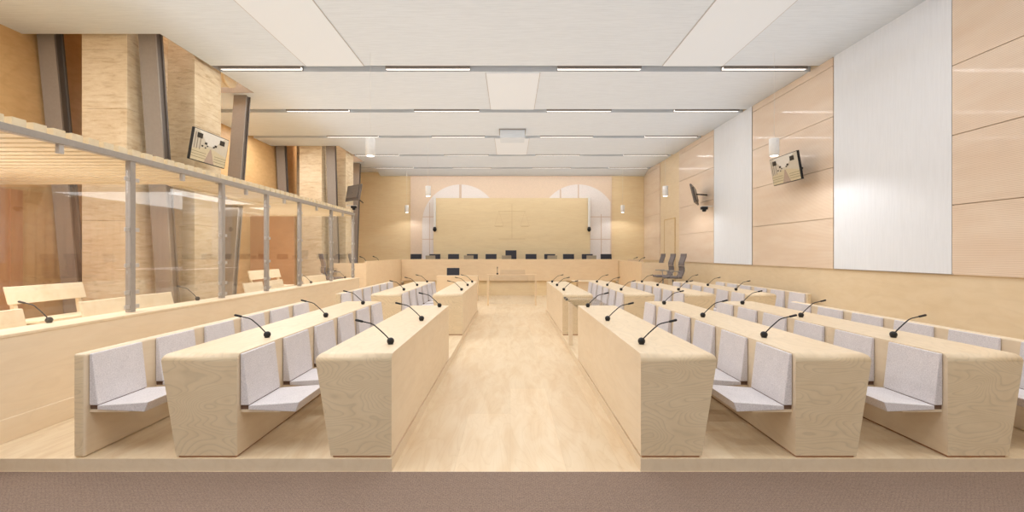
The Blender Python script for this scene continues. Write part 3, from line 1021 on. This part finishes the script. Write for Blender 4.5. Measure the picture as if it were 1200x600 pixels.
# witness stand
t = thing('witness_stand', 'slim plywood and glass witness stand at the end of the aisle', 'lectern', (0.05, 14.1, 0))
for xx in (-0.74, 0.74):
    b = MB(); b.box(xx - 0.025, xx + 0.025, 0, 0.06, 0, 0.945); b.build('post', 'bench_front', t)
b = MB(); b.box(-0.77, 0.77, 0.0, 0.06, 0.945, 0.97, bevel=0.004); b.build('top_rail', 'bench_front', t)
b = MB(); b.box(-0.71, 0.71, 0.025, 0.035, 0.05, 0.94); b.build('pane', 'glass', t)
t = thing('document_tray', 'grey translucent document tray lying on the witness stand rail', 'tray', (0.06, 14.1, 0.97))
b = MB(); b.prism([(-0.02, 0.0), (0.085, 0.0), (0.085, 0.14), (0.07, 0.14), (0.06, 0.02), (-0.02, 0.02)], -0.37, 0.40, axis='X'); b.build('tray_sheet', 'frost', t)
m = thing('witness_microphone', 'short upright black microphone at the left of the witness stand', 'microphone', (-0.40, 14.12, 0.97))
b = MB(); b.lathe([(0.03, 0), (0.03, 0.03), (0.012, 0.05)], 12); b.build('base', 'black', m)
b = MB(); b.tube([(0, 0, 0.04), (0, 0, 0.19)], 0.007, 8); b.build('stem', 'black', m)
b = MB(); b.tube([(0, 0, 0.185), (0, 0, 0.235)], [0.012, 0.013], 8); b.build('capsule', 'black', m)

# glass side table between the right-hand aisle desks
t = thing('glass_side_table', 'small glass-topped table with a wooden post at the right aisle desk end', 'table', (0.99, F1 + 0.03, 0))
b = MB(); b.box(0.0, 0.55, 0.0, 1.86, 0.800, 0.812); b.build('glass_top', 'frost', t)
b = MB(); b.box(-0.02, 0.045, 0.95, 1.02, 0, 0.80); b.build('leg', 'ply', t)
for yy in (1.45, 1.70):
    b = MB(); b.box(-0.012, 0.03, yy, yy + 0.05, 0.785, 0.83, bevel=0.004); b.build('clamp', 'screen_grey', t)
b = MB(); b.box(0.50, 0.55, 0.95, 1.02, PZ, 0.80); b.build('leg', 'ply', t)

# ------------------------------------------------------------------ chairs
def swivel(t, mat, sh):
    b = MB(); b.tube([(0, 0, 0.10), (0, 0, sh - 0.05)], 0.025, 10); b.build('column', 'chrome', t)
    b = MB()
    for k in range(5):
        a = 2 * PI * k / 5 + 0.3
        b.tube([(0, 0, 0.12), (0.29 * math.cos(a), 0.29 * math.sin(a), 0.07)], [0.025, 0.015], 8)
    base = b.build('star_base', 'chrome', t)
    for k in range(5):
        a = 2 * PI * k / 5 + 0.3
        bb = MB(); bb.tube([(0.29 * math.cos(a) - 0.012, 0.29 * math.sin(a), 0.031), (0.29 * math.cos(a) + 0.012, 0.29 * math.sin(a), 0.031)], 0.03, 10)
        bb.build('caster', 'black', base)
def judge_chair(top):
    """faces -Y"""
    t = thing('judge_chair', '', 'chair', group='black chairs behind the judges bench')
    b = MB(); b.box(-0.24, 0.24, -0.25, 0.23, 0.43, 0.52, bevel=0.03, seg=3); b.build('seat', 'chair_black', t)
    b = MB(); b.prism([(0.19, 0.55), (0.25, 0.55), (0.31, top), (0.27, top)], -0.226, 0.226, axis='X', bevel=0.012, bseg=2); b.build('backrest', 'chair_black', t)
    b = MB(); b.tube([(0, 0.1, 0.45), (0, 0.27, 0.47), (0, 0.29, 0.75)], 0.018, 8); b.build('back_support', 'chrome', t)
    for s in (-1, 1):
        b = MB()
        b.tube([(s * 0.22, 0.10, 0.46), (s * 0.28, 0.08, 0.48), (s * 0.28, 0.05, 0.66)], 0.014, 8)
        b.box(s * 0.28 - 0.03, s * 0.28 + 0.03, -0.16, 0.12, 0.66, 0.69, bevel=0.008)
        b.build('armrest', 'black', t)
    swivel(t, 'chair_black', 0.45)
    return t
jc = judge_chair(1.145)
px = [487.5, 509.5, 531.5, 553.5, 575.5, 598.8, 622.3, 644.3, 666.3, 688.3, 710.3]
for k, x in enumerate(px):
    X = (x - 598) * 18.65 / 533
    if k == 5:
        t = judge_chair(1.30)
        t['label'] = 'tall black presiding chair at the middle of the judges bench'
    else:
        t = jc if k == 0 else copy_tree(jc)
        t['label'] = 'black chair behind the judges bench, %s from the left' % ORD[k]
    t.location = (X, 18.38, RZ)
for k, x in enumerate([504.5, 549.5, 594, 647, 693]):
    D = 17.75
    t = thing('desk_monitor', 'small beige desk screen on the judges bench, %s from the left' % ORD[k], 'monitor', ((x - 598) * D / 533, D, 1.242), 0.25 * (1 if x < 600 else -1), 'small screens on the judges bench')
    b = MB(); b.prism([(0.0, 0.05), (0.05, 0.30), (0.065, 0.295), (0.015, 0.045)], -0.19, 0.19, axis='X', bevel=0.003, bseg=1); b.build('panel', 'gilt', t)
    b = MB(); b.box(-0.05, 0.05, 0.0, 0.10, 0.0, 0.012); b.tube([(0, 0.05, 0.01), (0, 0.03, 0.15)], 0.012, 8); b.build('stand', 'black', t)
t = judge_chair(1.10)
t['label'] = 'black chair standing behind the clerk desk'
t['group'] = 'office chairs'
t.name = 'clerk_chair'
t.location = (-2.05, 16.05, 0)

def mesh_chair():
    """faces -X, S-shaped high back"""
    t = thing('mesh_swivel_chair', '', 'chair', group='grey high-backed swivel chairs at the side desks')
    b = MB(); b.box(-0.26, 0.20, -0.23, 0.23, 0.44, 0.50, bevel=0.025, seg=3); b.build('seat', 'chair_grey', t)
    lo = [(0.17, 0.50), (0.20, 0.56), (0.235, 0.66), (0.235, 0.74), (0.22, 0.80)]
    up = [(0.218, 0.81), (0.225, 0.90), (0.26, 1.00), (0.285, 1.08), (0.29, 1.16)]
    for nm, pr in (('lumbar_rest', lo), ('backrest', up)):
        b = MB()
        for (xa, za), (xb, zb) in zip(pr[:-1], pr[1:]):
            b.prism([(xa, za), (xb, zb), (xb + 0.035, zb), (xa + 0.035, za)], -0.22, 0.22)
        bmesh.ops.remove_doubles(b.bm, verts=b.bm.verts[:], dist=1e-4)
        b.build(nm, 'chair_grey', t)
    b = MB(); b.box(0.215, 0.262, -0.225, 0.225, 0.798, 0.812); b.build('back_joint', 'chrome', t)
    b = MB(); b.tube([(0.05, 0, 0.43), (0.24, 0, 0.45), (0.28, 0, 0.62)], 0.018, 8); b.build('back_support', 'chrome', t)
    for s in (-1, 1):
        b = MB()
        b.tube([(0.10, s * 0.22, 0.46), (0.08, s * 0.27, 0.48), (0.05, s * 0.27, 0.64)], 0.014, 8)
        b.box(-0.16, 0.12, s * 0.27 - 0.025, s * 0.27 + 0.025, 0.64, 0.665, bevel=0.008)
        b.build('armrest', 'rail', t)
    swivel(t, 'chair_grey', 0.45)
    return t
mc = mesh_chair()
for k, (x, y, rz, lab) in enumerate([
        (4.78, 13.36, -0.05, 'grey high-backed swivel chair at the right, nearest the white wall panel'),
        (4.70, 14.00, -0.05, 'grey high-backed swivel chair at the right, middle of three'),
        (4.90, 15.50, -0.05, 'grey high-backed swivel chair mostly behind the right side desk'),
        (-5.03, 12.86, PI + 0.6, 'grey high-backed swivel chair behind the far glass dock panes'),
        (-4.98, 15.10, PI - 0.15, 'grey high-backed swivel chair behind the left side desk')]):
    t = mc if k == 0 else copy_tree(mc)
    t.location = (x, y, RZ)
    t.rotation_euler = (0, 0, rz)
    t['label'] = lab
for k, (x, y, z, rz, lab) in enumerate([
        (4.36, 15.7, 1.162, PI, 'thin microphone on the right side desk, nearest the camera'),
        (4.36, 16.6, 1.162, PI, 'thin microphone on the right side desk, far one'),
        (-4.55, 14.6, 1.202, 0, 'thin microphone on the left side desk, nearest the camera'),
        (-4.55, 16.0, 1.202, 0, 'thin microphone on the left side desk, far one')]):
    t = mic(x, y, z, rz, lab)
    t.scale = (1, 1, 1.6)

# ------------------------------------------------------------------ light
w = bpy.data.worlds.new('world')
S.world = w
w.use_nodes = True
bg = w.node_tree.nodes['Background']
bg.inputs['Color'].default_value = (0.98, 0.99, 1.0, 1)
bg.inputs['Strength'].default_value = 0.72
def lamp(x, y, z, sx, sy, e, col=(0.97, 0.985, 1.0), rot=(0, 0, 0)):
    l = bpy.data.lights.new('added_area_lamp', 'AREA')  # invisible area lamp added for brightness
    l.shape = 'RECTANGLE'; l.size = sx; l.size_y = sy
    l.energy = e
    l.color = col
    o = bpy.data.objects.new('added_area_lamp', l); C.objects.link(o)
    o.location = (x, y, z)
    o.rotation_euler = rot
LP = 67
for y in (-1.6, 0.92, 3.44, 5.96, 8.62, 11.17, 13.65, 16.21, 18.62):
    lamp(0.1, y, HC - 0.03, 9.4, 0.1, LP)  # added strips boosting the LED slots, continued unseen towards the camera
for n0, n1 in NOTCH:
    lamp(-6.25, (n0 + n1) / 2, 6.85, 0.9, 2.2, 185, (1, 0.98, 0.95))  # added lamps hidden above the notches to brighten the piers
for y in (2.5, 5.0, 11.0, 13.3):
    lamp(-6.4, y, HC - 0.03, 1.8, 0.5, 60)  # unseen lamps added over the dock side to lift its brightness
# added unseen uplight that brightens the whole ceiling
lamp(0.1, 8.6, 4.55, 10.6, 21.0, 245, (0.84, 0.94, 1.06), (PI, 0, 0))
# downlights in the pendants, plus an unseen pair added in front without pendants
for x, y in ((-2.44, 2.4), (4.6, 2.4), (-2.44, 7.93), (4.6, 7.93), (-2.44, 13.5), (4.6, 13.5), (-4.3, 18.9), (4.67, 18.9)):
    l = bpy.data.lights.new('pendant_row_spot', 'SPOT')
    l.energy = 70 if y < 18 else 26
    l.spot_size = math.radians(150)
    l.spot_blend = 0.35
    l.shadow_soft_size = 0.07
    l.color = (1.0, 0.99, 0.98)
    o = bpy.data.objects.new('pendant_row_spot', l); C.objects.link(o)
    o.location = (x, y, 3.30)
# added unseen lamps, facing down and up, brightening the dock under its canopies
for y, x, sx, sy in ((4.4, -5.9, 2.8, 3.6), (8.0, -4.7, 0.5, 2.2), (10.9, -5.5, 2.0, 2.4)):
    lamp(x, y, 2.60, sx, sy, 24 * sx * sy ** 0.5, (0.94, 0.975, 1.0))
    lamp(x, y, 1.35, sx * 0.6, sy * 0.8, 5 * sx * sy ** 0.5, (0.95, 0.98, 1.0), (PI, 0, 0))
# added unseen spots that brighten the stone piers
for y in (8.7, 16.2):
    for x, z, tz in ((-4.0, 5.0, 3.6), (-4.55, 2.5, 1.7)):
        l = bpy.data.lights.new('added_pier_spot', 'SPOT')
        l.energy = 52 if z > 4 else 18
        l.spot_size = math.radians(100)
        l.spot_blend = 0.6
        l.shadow_soft_size = 0.1
        l.color = (1.0, 0.98, 0.94)
        o = bpy.data.objects.new('added_pier_spot', l); C.objects.link(o)
        o.location = (x, y - 0.6, z)
        o.rotation_euler = (Vector((-5.9, y - 0.2, tz)) - Vector(o.location)).to_track_quat('-Z', 'Y').to_euler()
